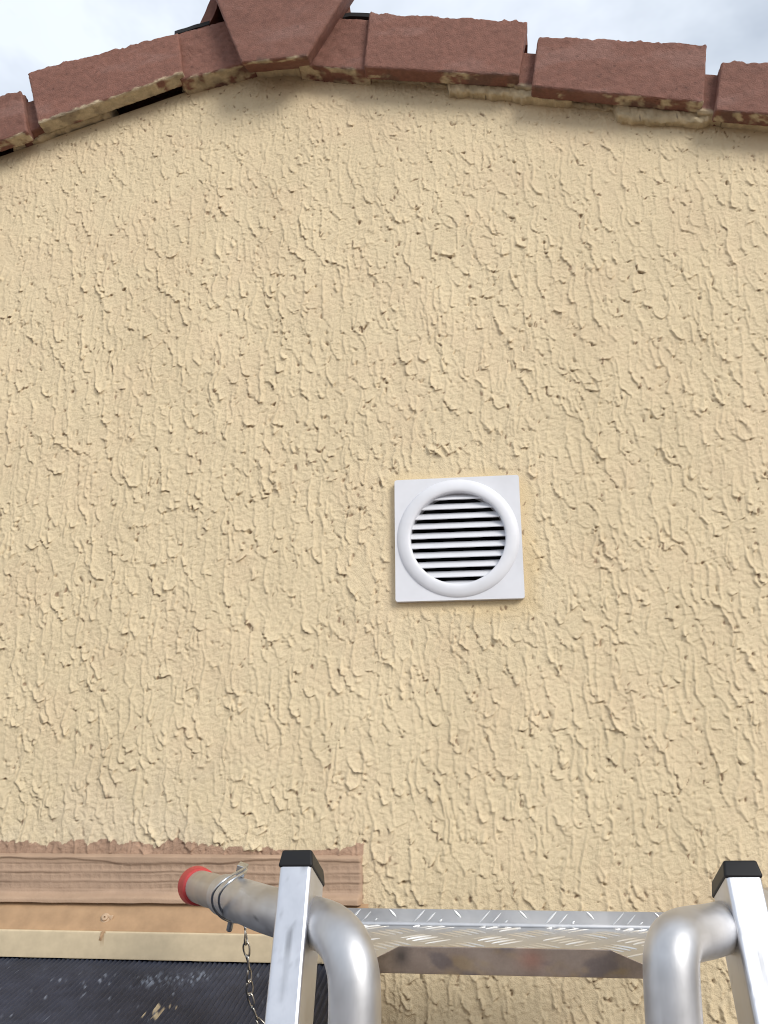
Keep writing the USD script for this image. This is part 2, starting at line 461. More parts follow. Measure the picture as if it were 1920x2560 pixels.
wall_mesh = trimesh.Trimesh(flatV[keep], remap[Fq], process=False)
wall_col = colr.reshape(-1, 3)[keep]

# ------------------------------------------------------------------ the house
house = thing("gable_house", "cream stucco gable wall of a house under red-brown painted roof tiles", "house", (APEX, 0, 0))
part(house, "wall", wall_mesh, M_stucco, True, wall_col, label="cream trowelled stucco gable wall with rough torn relief")


def gable_block(y0, y1, x0=GX0, x1=GX1, drop=0.03):
    pts = [(x0, y, 0.0) for y in (y0, y1)] + [(x1, y, 0.0) for y in (y0, y1)]
    for y in (y0, y1):
        pts += [(x0, y, roofline(x0) - drop), (x1, y, roofline(x1) - drop), (APEX, y, roofline(APEX) - drop)]
    return hull_of(pts)


core = gable_block(0.012, 0.25) - m3.Manifold.cylinder(0.6, 0.079, circular_segments=48).rotate((90, 0, 0)).translate((VC[0], 0.4, VC[1]))
part(house, "inner_wall", to_tri(core), M_dark, False)
side = [box((GX0, 0.255, 0), (GX0 + 0.2, 5.0, roofline(GX0) - 0.1)), box((GX1 - 0.2, 0.255, 0), (GX1, 5.0, roofline(GX1) - 0.1)), to_tri(gable_block(5.005, 5.2))]
for s in side:
    part(house, "side_wall", s, M_mortar, False, color=lambda v: np.tile(STUCCO, (len(v), 1)))

# roof slopes: a deck with stepped courses behind the verge
slope = math.atan(0.2975)
decks = []
for sgn in (-1, 1):
    for k in range(9):
        d0, d1 = 0.10 + 0.31 * k, 0.10 + 0.31 * (k + 1) + 0.02
        pts = []
        for y in (0.03, 5.3):
            for d, t in ((d0, 0.085), (d0, 0.115), (d1, 0.105), (d1, 0.135)):
                pts.append((APEX + sgn * d, y, 4.966 - 0.2975 * d + t - 0.02))
        decks.append(to_tri(hull_of(pts)))
roof = part(house, "roof", join(decks), M_tile, False, color=lambda v: np.tile(REDP, (len(v), 1)))


def red_cream(low, seed, rag=0.006, much=0.6):
    """Red paint, with cream wall paint lapped raggedly over the lower edge; low(x) = height of the lower edge."""
    def f(v):
        d = v[:, 2] - low(v[:, 0])
        n = meshkit.fbm(np.stack([v[:, 0] * 70, v[:, 1] * 70, v[:, 2] * 30], 1), 3, seed)
        n2 = meshkit.noise(v * 25, seed + 3)
        k = sstep(d - (n - 0.45 + 0.55 * (much - 0.6)) * rag * 2.6 * (0.3 + n2), -0.0005, 0.0015)
        under = d < 0.0045                                   # the lower edge: cream only where the wall paint was lapped on
        lap = sstep(meshkit.fbm(np.stack([v[:, 0] * 28, v[:, 1] * 45, 0 * v[:, 0]], 1), 3, seed + 6), 0.62 - 0.45 * much, 0.72 - 0.45 * much)
        k = np.where(under, np.maximum(k, 1 - lap), k)
        fade = meshkit.fbm(v * np.array([9, 9, 22]), 4, seed + 12)[:, None]
        red = REDP * (0.90 + 0.02 * (seed * 7 % 9)) * (0.86 + 0.28 * fade)
        red = red * (1 - 0.35 * sstep(fade, 0.56, 0.72)) + np.array([0.26, 0.155, 0.13]) * 0.35 * sstep(fade, 0.56, 0.72)
        c = CREAM * (0.70 + 0.4 * n[:, None]) * (1 - k[:, None]) + red * k[:, None]
        dirt = (sstep(meshkit.fbm(v * 38, 3, seed + 8), 0.52, 0.66) * (d < 0.004))[:, None]
        c = c * (1 - 0.45 * dirt) + np.array([0.095, 0.07, 0.055]) * 0.45 * dirt
        dark = (meshkit.noise(v * 240, seed + 9) > 0.9) & (n2 > 0.55)
        c[dark] *= 0.55
        return c
    return f


def quad_block(q, y0, y1, r=0.004):
    """Block whose front is the quadrilateral q (TL, TR, BR, BL in wall x, z)."""
    c = np.mean(q, 0)
    pts = []
    for x, z in q:
        dx, dz = np.sign(c[0] - x) * r, np.sign(c[1] - z) * r
        pts += [(x + dx, y0 + r, z + dz), (x + dx, y1 - r, z + dz)]
    return hull_of(pts, r, 10)


def low_of(q):
    return lambda x: q[3][1] + (q[2][1] - q[3][1]) * (x - q[3][0]) / (q[2][0] - q[3][0])


tiles = [  # front face in wall coordinates: TL, TR, BR, BL; how proud; red nib beside it (x0, x1, zt0, zt1, zb0, zb1)
    ([(-1.215, 4.852), (-0.893, 4.911), (-0.8695, 4.8075), (-1.172, 4.733)], -0.050, (-0.900, -0.845, 4.897, 4.910, 4.816, 4.835)),
    ([(-0.884, 4.9535), (-0.5755, 5.012), (-0.5600, 4.9093), (-0.849, 4.8246)], -0.052, None),
    ([(-0.1935, 5.0083), (0.1055, 4.9494), (0.0850, 4.8258), (-0.2035, 4.8795)], -0.052, (0.075, 0.130, 4.902, 4.892, 4.823, 4.810)),
    ([(0.1225, 4.9127), (0.4200, 4.8591), (0.4030, 4.7330), (0.1060, 4.8000)], -0.050, (0.395, 0.448, 4.815, 4.803, 4.728, 4.716)),
    ([(0.4397, 4.8169), (0.737, 4.762), (0.720, 4.650), (0.4196, 4.7110)], -0.051, None),
]
labels = ["red-brown verge tile cut by the left picture edge", "whole red-brown verge tile left of the ridge, a black slot under it", "whole red-brown verge tile right of the ridge with a red graze", "whole red-brown verge tile second right of the ridge", "red-brown verge tile running out at the right picture edge"]
for k, (q, y0, nib) in enumerate(tiles):
    man = quad_block(q, y0, -0.020)
    t = [rough(man, 0.0040, 0.0010, 70, 100 + k, (0.8, 1, 1.0), 0.0008)]
    v = t[0].vertices                       # broken grains along the top edge
    topz = q[0][1] + (q[1][1] - q[0][1]) * (v[:, 0] - q[0][0]) / (q[1][0] - q[0][0])
    v[:, 2] += sstep(v[:, 2] - topz, -0.010, 0.0) * (meshkit.fbm(np.stack([v[:, 0] * 95, v[:, 1] * 95, 0 * v[:, 0]], 1), 3, 300 + k) - 0.55) * 0.012
    slab = hull_of([(q[0][0], y, q[0][1] - d) for y in (-0.022, 0.32) for d in (0.004, 0.028)] + [(q[1][0], y, q[1][1] - d) for y in (-0.022, 0.32) for d in (0.004, 0.028)])
    t.append(to_tri(slab))
    if nib:
        x0, x1, zt0, zt1, zb0, zb1 = nib
        t.append(rough(quad_block([(x0, zt0), (x1, zt1), (x1, zb1), (x0, zb0)], -0.031, 0.10), 0.006, 0.0015, 60, 130 + k, (0.7, 1, 1), 0.0005))
    part(roof, "verge_tile", join(t), M_tile, 50, red_cream(low_of(q), 40 + k, 0.006, (0.75, 0.95, 0.35, 0.3, 0.55)[k]), label=labels[k])
for k, q in enumerate([[(-0.585, 5.020), (-0.425, 5.050), (-0.425, 4.930), (-0.570, 4.9045)], [(-0.330, 5.030), (-0.190, 5.004), (-0.195, 4.884), (-0.335, 4.9125)]]):
    t = rough(quad_block(q, -0.040, 0.30), 0.0045, 0.0024, 60, 150 + k, (0.8, 1, 1), 0.0010)
    part(roof, "verge_tile", t, M_tile, 50, red_cream(low_of(q), 60 + k, 0.005, 0.6), label=("pitted recessed tile left of the ridge end", "pitted recessed tile right of the ridge end")[k])

# ridge: end cap and the hood behind it
rp = [(-0.5255, 5.155), (-0.432, 4.9005), (-0.310, 4.8985), (-0.179, 5.150)]
pts = [(x, -0.074, z) for x, z in rp] + [(x * 0.97 + APEX * 0.03, -0.030, z + (0.020 if z < 5 else 0.0)) for x, z in rp]
cap_t = rough(hull_of(pts, 0.004, 10), 0.005, 0.0013, 45, 171, (0.8, 1, 0.8), 0.0004)
cap_t.vertices[:, 2] -= 0.004 * 0
part(roof, "ridge_end_tile", cap_t, M_tile, 50, red_cream(lambda x: 4.897 + 0 * x, 71, 0.004, 0.42), label="tapered red-brown end cap of the ridge")
hp = [(-0.546, 5.035), (-0.520, 5.115), (-0.455, 5.185), (-0.300, 5.185), (-0.245, 5.115), (-0.232, 5.028)]
outer = hull_of([(x, y, z) for x, z in hp for y in (-0.028, 0.42)])
inner = hull_of([(x * 0.90 + APEX * 0.10, y, z - 0.02) for x, z in hp for y in (-0.2, 0.5)])
part(roof, "ridge_tile", rough(outer - inner, 0.012, 0.002, 40, 180), M_tile, 50, color=lambda v: np.tile(REDP, (len(v), 1)))
for k in range(1, 12):
    part(roof, "ridge_tile", to_tri((outer - inner).translate((0, 0.43 * k, 0.0))), M_tile, False, color=lambda v: np.tile(REDP, (len(v), 1)))

# black felt showing at the tile heads
for k, (xa, za, xb, zb) in enumerate([(-0.592, 5.036, -0.52, 5.055), (-0.268, 5.040, -0.186, 5.026)]):
    fx = np.linspace(xa, xb, 26)
    t = grid(fx, np.array([-0.030, 0.25]), lambda X, Y: np.stack([X, Y, za + (zb - za) * (X - xa) / (xb - xa) + 0.005 * (meshkit.noise(np.stack([X * 60, 0 * X, 0 * X + k], -1), 4) - 0.5)], -1))
    low = t.copy(); low.vertices[:, 2] -= 0.009
    rim = grid(fx, np.array([0.0, 1.0]), lambda X, Y: np.stack([X, -0.030 + 0 * Y, za + (zb - za) * (X - xa) / (xb - xa) + 0.005 * (meshkit.noise(np.stack([X * 60, 0 * X, 0 * X + k], -1), 4) - 0.5) - 0.009 * Y], -1))
    part(roof, "underlay_felt", join([t, low, rim]), M_felt, False)


# bedding mortar under the verge, lapped with cream paint; gaps left open
def bed(ctrl, seed, thick=0.032, rag=0.0032):
    """ctrl: (x, height of the lower edge, how proud) from left to right; both ends are rounded off."""
    c = np.array(ctrl, float)
    x0, x1 = c[0, 0], c[-1, 0]
    fx = np.arange(x0, x1 + 0.001, 0.0022)
    end = np.minimum(sstep(fx, x0 - 0.001, x0 + 0.006), 1 - sstep(fx, x1 - 0.006, x1 + 0.001))
    zb, yf = np.interp(fx, c[:, 0], c[:, 1]), np.interp(fx, c[:, 0], c[:, 2]) * (0.35 + 0.65 * end)
    n = meshkit.fbm(np.stack([fx * 60, 0 * fx, 0 * fx + seed], 1), 4, seed) - 0.5
    drips = sstep(meshkit.noise(np.stack([fx * 45, 0 * fx, 0 * fx], 1), seed + 5), 0.78, 0.95)
    zb = zb + n * rag * 2 - 0.005 * drips
    k = lambda a, b: np.stack([fx, a, b], 1)
    v = np.stack([k(yf, zb + thick), k(yf, zb + 0.65 * thick), k(yf, zb + 0.4 * thick), k(yf + 0.0005, zb + 0.2 * thick), k(yf + 0.002, zb + 0.003), k(yf + 0.005, zb), k(0.5 * yf + 0.002, zb + 0.001), k(0.02 + 0 * yf, zb + 0.002), k(0.06 + 0 * yf, zb + thick)], 1)
    p = v.reshape(-1, 3)
    v[..., 1] += (meshkit.fbm(p * 110, 3, seed + 2).reshape(v.shape[:2]) - 0.5) * 0.013
    v[..., 2] += (meshkit.fbm(p * 140, 3, seed + 4).reshape(v.shape[:2]) - 0.5) * 0.009
    m = v.shape[1]
    i, j = np.meshgrid(np.arange(len(fx) - 1), np.arange(m - 1), indexing="ij")
    a = (i * m + j).ravel()
    f = np.vstack([np.stack([a, a + 1, a + m + 1], 1), np.stack([a, a + m + 1, a + m], 1)])
    e0 = np.stack([np.zeros(m - 2, int), np.arange(2, m), np.arange(1, m - 1)], 1)
    o = (len(fx) - 1) * m
    e1 = np.stack([np.full(m - 2, o), o + np.arange(1, m - 1), o + np.arange(2, m)], 1)
    return trimesh.Trimesh(v.reshape(-1, 3), np.vstack([f, e0, e1]), process=False)


def bed_color(v):
    n = meshkit.fbm(v * np.array([40, 40, 120]), 3, 77)
    c = STUCCO * (0.74 + 0.34 * n[:, None])
    k = (meshkit.noise(v * 130, 78) > 0.84) & (meshkit.noise(v * 22, 80) > 0.55)
    c[k] = np.array([0.17, 0.14, 0.11])
    k = (meshkit.noise(v * 60, 79) > 0.9) & ~k
    c[k] = REDP * 0.9
    return c


L0 = lambda x: 4.951 + 0.30 * (x + 0.447)
beds = [[(-1.25, L0(-1.25), -0.010), (-0.985, L0(-0.985), -0.012)],
        [(-0.925, L0(-0.925), -0.012), (-0.80, L0(-0.80), -0.018), (-0.722, L0(-0.722), -0.014)],
        [(-0.578, L0(-0.578), -0.016), (-0.437, 4.949, -0.018), (-0.425, 4.929, -0.026), (-0.325, 4.924, -0.026), (-0.310, 4.925, -0.022), (-0.200, 4.891, -0.022), (-0.186, 4.890, -0.010), (-0.050, 4.862, -0.008), (-0.046, 4.8420, -0.021),
         (0.092, 4.8060, -0.021), (0.110, 4.800, -0.026), (0.178, 4.787, -0.022), (0.183, 4.789, -0.008), (0.255, 4.768, -0.008), (0.259, 4.7440, -0.021), (0.400, 4.7130, -0.021), (0.425, 4.7200, -0.026), (0.75, 4.636, -0.024)]]
for k, ctrl in enumerate(beds):
    part(house, "mortar_bed", bed(ctrl, 400 + 13 * k, 0.034), M_mortar, True, bed_color)

# ------------------------------------------------------------------ the vent
vent = thing("wall_vent", "square white plastic louvred vent with a round grille, set in the stucco", "vent", (VC[0], 0, VC[1]))
hs, vy = 0.1023, -0.0115
cs = m3.CrossSection([[(-hs + 0.004, -hs + 0.004), (hs - 0.004, -hs + 0.004), (hs - 0.004, hs - 0.004), (-hs + 0.004, hs - 0.004)]]).offset(0.004, m3.JoinType.Round, 2.0, 24)
pl = (cs - m3.CrossSection.circle(0.079, 96)).extrude(0.0105)
pl = pl.rotate((90, 0, 0)).translate((VC[0], -0.001, VC[1]))
part(vent, "plate", to_tri(pl), M_pvc, 30)
th = np.linspace(0, 2 * np.pi, 121)
prof = [(0.0768, 0.012), (0.0764, -0.012), (0.0768, -0.0150), (0.0785, -0.0164), (0.0820, -0.0172), (0.0870, -0.0171), (0.0925, -0.0159), (0.0965, -0.0140), (0.0985, -0.0118), (0.0986, -0.0110)]
rr, yy_ = np.array(prof).T
ring = grid(th, np.arange(len(prof)), lambda T, K: np.stack([VC[0] + rr[K.astype(int)] * np.cos(T), yy_[K.astype(int)] + 0 * T, VC[1] + rr[K.astype(int)] * np.sin(T)], -1))
ring.invert()
part(vent, "ring", ring, M_pvc, True)
pitch_l = 0.01625
for k in range(10):
    zc_ = VC[1] + 0.0716 - pitch_l * k
    zt, zb = zc_ + 0.0045, zc_ - 0.0058
    half = 0.0775
    sec = [(0.0020, zt + 0.0010), (0.0002, zt + 0.0016), (-0.0085, zb + 0.0022), (-0.0100, zb + 0.0014), (-0.0102, zb), (-0.0080, zb - 0.0006), (-0.0052, zb + 0.0008)]
    man = m3.Manifold.hull_points(np.array([(VC[0] + s * (half + 0.001), y, z) for s in (-1, 1) for y, z in sec]))
    man = man ^ m3.Manifold.cylinder(0.2, 0.0767, circular_segments=96).rotate((90, 0, 0)).translate((VC[0], 0.1, VC[1]))
    part(vent, "louvre_blade", to_tri(man), M_pvc, 25)
duct = grid(th[::3], np.array([0.013, 0.12, 0.24]), lambda T, Y: np.stack([VC[0] + 0.0765 * np.cos(T), Y, VC[1] + 0.0765 * np.sin(T)], -1))
disc = trimesh.creation.cylinder(0.0765, 0.004, sections=48); disc.apply_transform(trimesh.transformations.rotation_matrix(math.pi / 2, (1, 0, 0))); disc.apply_translation((VC[0], 0.24, VC[1]))
part(vent, "duct", join([duct, disc]), M_dark, True)

# ------------------------------------------------------------------ canopy roof at the lower left
can = thing("porch_canopy", "dark ribbed canopy roof with cream drip edge against the wall, lower left", "canopy", (-1.1, 0, 3.30))
tag(stage.GetPrimAtPath(can), kind="thing")
CX0, CX1 = -2.0, -0.192
CYF = -0.511


def band_points(X, Z):
    t = (Z - 3.4162) / 0.0683
    h = 0.006 + 0.0012 * (meshkit.fbm(np.stack([X * 16, Z * 80, 0 * X], -1), 3, 91) - 0.5)
    w = 0.0020 * (meshkit.fbm(np.stack([X * 14, 0 * X, 0 * X], -1), 3, 92) - 0.5) / 0.0683
    for k, (c, s_, a) in enumerate([(0.40, 0.012, -0.0013), (0.45, 0.020, 0.0006), (0.60, 0.012, -0.0014), (0.65, 0.018, 0.0006), (0.80, 0.014, -0.0009), (0.28, 0.012, -0.0007)]):
        h = h + a * np.exp(-((t + w * 2 - c) / s_) ** 2) * (0.15 + 1.2 * meshkit.noise(np.stack([X * 11, 0 * X + 3 * k, 0 * X], -1), 93))
    # rows of shallow pressed squares
    for c in (0.335, 0.525, 0.725):
        row = np.exp(-((t - c) / 0.055) ** 4)
        col = sstep(np.abs((X * 62 + 0.2 * c) % 1 - 0.5), 0.32, 0.42)
        h = h - 0.0008 * row * (1 - col) * (0.4 + 0.9 * meshkit.noise(np.stack([X * 6, Z * 30, 0 * X], -1), 94))
    # smeared top skin with a ragged lower edge, bulging lower lip
    e = 0.84 + 0.26 * (meshkit.fbm(np.stack([X * 7, 0 * X, 0 * X], -1), 4, 95) - 0.5)
    h = h + 0.0022 * sstep(t, e, e + 0.03)
    e = 0.13 + 0.08 * (meshkit.fbm(np.stack([X * 9, 0 * X, 0 * X], -1), 3, 96) - 0.5)
    h = h + 0.0125 * (1 - sstep(t, e - 0.05, e + 0.10)) + 0.001 * np.exp(-((t - e) / 0.02) ** 2)
    h = h * sstep(-X, 0.2095, 0.2135 + 0 * X) + 0.0008
    sag = 0.0060 * (meshkit.fbm(np.stack([X * 8, 0 * X, 0 * X], -1), 3, 97) - 0.5) * np.clip(1 - t * 4, 0, 1)
    return np.stack([X, -h * (1 - 0.85 * sstep(t, 0.95, 1.0)), Z + sag], -1)


def band_color(v):
    n = meshkit.fbm(v * np.array([9, 1, 60]), 3, 98)
    t = ((v[:, 2] - 3.4162) / 0.0683)
    c = BROWN * (0.9 + 0.25 * n[:, None])
    pale = ((1 - sstep(t, 0.14, 0.24)) + sstep(t, 0.80, 0.9) * 0.6)[:, None]
    return c * (1 - 0.5 * pale) + np.array([0.42, 0.29, 0.195]) * 0.5 * pale


bx = np.concatenate([np.arange(CX0, -0.9, 0.01), np.arange(-0.9, -0.2080, 0.0020)])
bandm = grid(bx, np.concatenate([[3.4132], np.linspace(3.4162, 3.4845, 56)]), lambda X, Z: np.where((Z < 3.4147)[..., None], np.stack([X, 0 * X - 0.002, Z + 0.0055], -1), band_points(X, Z)))
part(can, "render_band", bandm, M_band, True, band_color, label="brown combed render band with pressed squares above the tan board")


def board_color(v):
    n = meshkit.fbm(v * np.array([12, 60, 60]), 3, 111)
    return TAN * (0.9 + 0.2 * n[:, None])


by = np.linspace(0, 1, 9)
board = grid(np.arange(CX0, -0.199, 0.006), by, lambda X, T: np.stack([X, -0.0085 - 0.0330 * T, 3.4185 - 0.0375 * T + 0.0010 * (meshkit.fbm(np.stack([X * 12, T * 2, 0 * X], -1), 2, 112) - 0.5)], -1))
board.invert()
part(can, "sloping_board", board, M_tan, True, board_color, label="smooth tan sloping flashing board")

# cream drip edge with a rolled top and a rounded right end
sec = [(-0.040, 3.3790), (-0.0455, 3.3822), (-0.0490, 3.3826), (-0.0508, 3.3812), (-0.0512, 3.3790), (-0.0514, 3.3620), (-0.0515, 3.3480), (-0.0510, 3.3462), (-0.0490, 3.3458), (-0.043, 3.3470)]
sy, sz = np.array(sec).T
EX = -0.2545
sx = np.concatenate([np.arange(CX0, -0.66, 0.02), np.arange(-0.66, -0.50, 0.002), np.arange(-0.50, EX, 0.012), [EX - 0.010, EX - 0.006, EX - 0.003, EX - 0.001, EX]])


def strip_pts(X, K):
    k = K.astype(int)
    e = np.clip((X - (EX - 0.012)) / 0.012, 0, 1)
    shrink = 1 - np.sqrt(np.maximum(1 - e ** 2, 0))
    z = sz[k] - shrink * np.where(sz[k] > 3.36, 0.018, 0.0)
    return np.stack([X, sy[k], z + 0.0004 * np.sin(X * 5)], -1)


def strip_color(v):
    c = np.tile(CREAM * 1.02, (len(v), 1))
    d = (np.abs((v[:, 0] + 0.5875) - 0.6 * (v[:, 2] - 3.3775)) < 0.0030 + 0.0008 * np.sin(v[:, 2] * 2500)) & (v[:, 2] > 3.3695)
    c[d] = np.array([0.36, 0.24, 0.13])
    return c


stripm = grid(sx, np.arange(len(sec)), strip_pts)
# finer rows so that the run of paint on it has a shape
stripm = trimesh.Trimesh(*trimesh.remesh.subdivide_to_size(stripm.vertices, stripm.faces, 0.006, max_iter=12), process=False) if False else stripm
part(can, "drip_edge", stripm, M_strip, 40, strip_color, label="cream coated metal drip edge")
run = hull_of([(-0.5868, -0.0500, 3.3822), (-0.5830, -0.0500, 3.3822), (-0.5905, -0.0505, 3.3705), (-0.5868, -0.0505, 3.3710), (-0.5880, -0.0522, 3.3750)], 0.0010, 8)
part(can, "paint_run", rough(run, 0.002, 0.0006, 300, 8), M_tan, True, board_color)

# screw with a plastic washer on the board
sc_c = np.array([-0.5930, -0.0275, 3.3965]); nrm = np.array([0.05, -0.90, 0.42])


def lathe(prof, c, ax, seg=28):
    ax = np.asarray(ax, float) / np.linalg.norm(ax)
    e1 = np.cross(ax, [1.0, 0.2, 0.1]); e1 /= np.linalg.norm(e1)
    e2 = np.cross(ax, e1)
    t = np.linspace(0, 2 * np.pi, seg + 1)
    r_, h_ = np.array(prof, float).T
    g = grid(np.arange(len(prof)), t, lambda K, T: np.asarray(c) + h_[K.astype(int)][..., None] * ax + r_[K.astype(int)][..., None] * (np.cos(T)[..., None] * e1 + np.sin(T)[..., None] * e2))
    return g


screw = lathe([(0.0072, -0.003), (0.0072, 0.0014), (0.0064, 0.0022), (0.0046, 0.0023), (0.0044, 0.0052), (0.0036, 0.0058), (0.0016, 0.0058), (0.0012, 0.0030), (0.0, 0.0030)], sc_c, nrm)
flap = rough(hull_of([sc_c + np.array([0.004, -0.0008, 0.003]), sc_c + np.array([0.0115, -0.0008, 0.0035]), sc_c + np.array([0.0095, -0.0008, -0.0015])], 0.0013, 8), 0.002, 0.0004, 300, 9)
part(can, "screw", join([screw, flap]), M_tan, 40, lambda v: np.tile(np.array([0.47, 0.335, 0.22]), (len(v), 1)))

# ribbed sheet
RP, TAN10 = 0.0073, math.tan(math.radians(10))
rx = np.concatenate([np.arange(CX0, -1.05, RP / 2), np.arange(-1.05, CX1, RP / 6)])
ry = np.linspace(-0.040, CYF - 0.004, 80)


def sheet_pts(X, Y):
    wv = 0.0035 * (meshkit.noise(np.stack([X * 7, Y * 12, 0 * X], -1), 121) - 0.5) + 0.0022 * (meshkit.noise(np.stack([X * 22, Y * 30, 0 * X], -1), 122) - 0.5)
    s = np.cos(2 * np.pi * (X + wv) / RP)
    h = 0.0030 * np.abs(np.clip(s + 0.6, 0, 2) / 1.6) ** 0.7 * (0.7 + 0.6 * meshkit.noise(np.stack([X * 60, Y * 25, 0 * X], -1), 123))
    return np.stack([X, Y, 3.3425 + (Y + 0.048) * TAN10 + h + 0.002 * (meshkit.noise(np.stack([X * 5, Y * 5, 0 * X], -1), 124) - 0.5)], -1)


def sheet_color(v):
    n = meshkit.fbm(v * np.array([18, 18, 0]), 3, 131)
    c = np.array([0.030, 0.034, 0.050]) * (0.75 + 0.6 * n[:, None])
    s = meshkit.noise(v * np.array([240, 110, 0]), 132)
    m = meshkit.noise(v * np.array([26, 26, 0]), 133)
    k = np.clip((s - 0.90) / 0.07, 0, 1) * sstep(m, 0.35, 0.8)
    c = c * (1 - 0.6 * k[:, None]) + np.array([0.34, 0.38, 0.46]) * 0.6 * k[:, None]
    big = np.exp(-(((v[:, 0] + 0.475) / 0.02) ** 2 + ((v[:, 1] + 0.115) / 0.02) ** 2)) + np.exp(-(((v[:, 0] + 0.43) / 0.018) ** 2 + ((v[:, 1] + 0.10) / 0.018) ** 2))
    k = np.clip(big * 1.0 * (meshkit.fbm(v * np.array([330, 150, 0]), 3, 134) - 0.56) * 7, 0, 0.5)
    c = c * (1 - k[:, None]) + np.array([0.30, 0.35, 0.44]) * k[:, None]
    # splashes of cream paint
    sp = np.exp(-(((v[:, 0] + 0.438) / 0.03) ** 2 + ((v[:, 1] + 0.205) / 0.02) ** 2))
    k = (sp > 0.4) & (meshkit.noise(v * np.array([210, 60, 0]), 135) > 0.78)
    c[k] = CREAM * 0.9
    return c


sheet = grid(rx, ry, sheet_pts); sheet.invert()
part(can, "ribbed_sheet", sheet, M_sheet, True, sheet_color)
slabp = [(x, y, 3.3425 + (y + 0.048) * TAN10 - d) for x in (CX0, CX1) for y in (-0.004, CYF) for d in (0.006, 0.040)]
part(can, "roof_board", to_tri(hull_of(slabp)), M_dark, False)
for x in (CX0 + 0.15, -1.1, CX1 - 0.15):
    part(can, "bracket", to_tri(hull_of([(x + s, y, z) for s in (-0.02, 0.02) for y, z in ((-0.003, 3.29), (-0.35, 3.243), (-0.003, 3.05), (-0.03, 3.05))])), M_tan, False, board_color)

# ------------------------------------------------------------------ the ladder
O = np.array([-0.2039, -0.4842, 3.5156])
La, Ln, Ll = np.array([-0.0107, 0.3757, 0.9267]), np.array([0.0044, 0.9267, -0.3757]), np.array([0.9999, 0.0, 0.0116])
La /= np.linalg.norm(La); Ll = Ll - La * (Ll @ La); Ll /= np.linalg.norm(Ll); Ln = np.cross(La, Ll)
LAD = lambda p: O + np.asarray(p)[..., 0:1] * Ll + np.asarray(p)[..., 1:2] * Ln + np.asarray(p)[..., 2:3] * La
SW, SD = 0.0318, 0.0680
FOOT = -O[2] / La[2] + 0.03
ladder = thing("ladder", "aluminium ladder with box stiles and black end caps leaning up to the wall", "ladder", LAD(np.array([0.2112, 0.03, FOOT])))


def stile_mesh(l0, top):
    """Box section with rounded edges, rows finer near the top so that scuffs have a shape."""
    r, k = 0.0035, 4
    cs_ = []
    for cx, cy, a0 in ((SW - r, r, -90), (SW - r, SD - r, 0), (r, SD - r, 90), (r, r, 180)):
        cs_ += [(cx + r * math.cos(math.radians(a0 + 90 * i / k)), cy + r * math.sin(math.radians(a0 + 90 * i / k))) for i in range(k + 1)]
    cs_.append(cs_[0])
    cs_ = np.array(cs_)
    fine_ = []
    for p, q in zip(cs_[:-1], cs_[1:]):
        m = max(1, int(np.linalg.norm(q - p) / 0.0025))
        fine_ += [p + (q - p) * i / m for i in range(m)]
    fine_.append(cs_[-1])
    C = np.array(fine_)
    A = np.concatenate([np.linspace(FOOT, -0.45, 20), np.arange(-0.446, top - 0.002, 0.004), [top]])
    g = grid(np.arange(len(C)), A, lambda K, Z: LAD(np.stack([l0 + C[K.astype(int), 0], C[K.astype(int), 1], Z], -1)))
    return g


def ladco(v):
    d = v - O
    return d @ Ll, d @ Ln, d @ La


ALU = np.array([0.62, 0.63, 0.665])


def smudge_left(v):
    l, n, a = ladco(v)
    c = np.tile(ALU, (len(v), 1))
    u = (l + 0.0162) / SW
    front = n < 0.004
    nz = meshkit.fbm(np.stack([l * 200, n * 200, a * 60], 1), 3, 141)
    k = np.exp(-((u - 0.50 - 0.10 * (a + 0.083) / 0.064) / 0.085) ** 4) * sstep(a, -0.124, -0.117) * (1 - sstep(a, -0.062, -0.053)) * (0.35 + 0.55 * sstep(a, -0.092, -0.069)) * (0.6 + 0.7 * nz)
    k += 0.7 * np.exp(-(((u - 0.78) / 0.10) ** 4 + ((a + 0.002) / 0.004) ** 2))
    k += 0.35 * sstep(nz, 0.62, 0.75) * sstep(meshkit.noise(np.stack([l * 300, n * 300, a * 500], 1), 142), 0.6, 0.8)
    k = np.clip(k, 0, 0.8) * np.where(front, 1, 0.5)
    return c * (1 - 0.55 * k[:, None])


def smudge_right(v):
    l, n, a = ladco(v)
    c = np.tile(ALU, (len(v), 1))
    u = (l - 0.4055) / SW
    front = n < 0.004
    nz = meshkit.fbm(np.stack([l * 200, n * 200, a * 60], 1), 3, 151)
    k = 0.75 * np.exp(-(((u - 0.50) / 0.10) ** 4 + ((a + 0.090) / 0.020) ** 4)) * (0.6 + 0.6 * nz)
    k += 0.4 * sstep(nz, 0.62, 0.75) * sstep(meshkit.noise(np.stack([l * 300, n * 300, a * 500], 1), 152), 0.55, 0.8)
    k = np.clip(k, 0, 0.8) * np.where(front, 1, 0.5)
    return c * (1 - 0.55 * k[:, None])


def end_cap(l0, a0, h):
    o = 0.0008
    pts = [(l0 + x, y, z) for x, z in ((-o + 0.002, a0 + 0.001), (SW + o - 0.002, a0 + 0.001)) for y in (-o + 0.002, SD + o - 0.002)]
    pts += [(l0 + x, y, a0 + h - 0.0025) for x in (0.003, SW - 0.003) for y in (0.003, SD - 0.003)]
    t = to_tri(hull_of(LAD(np.array(pts)), 0.0026, 12))
    plug = to_tri(hull_of(LAD(np.array([(l0 + x, y, z) for x in (0.003, SW - 0.003) for y in (0.003, SD - 0.003) for z in (a0 - 0.03, a0 + 0.004)]))))
    return join([t, plug])


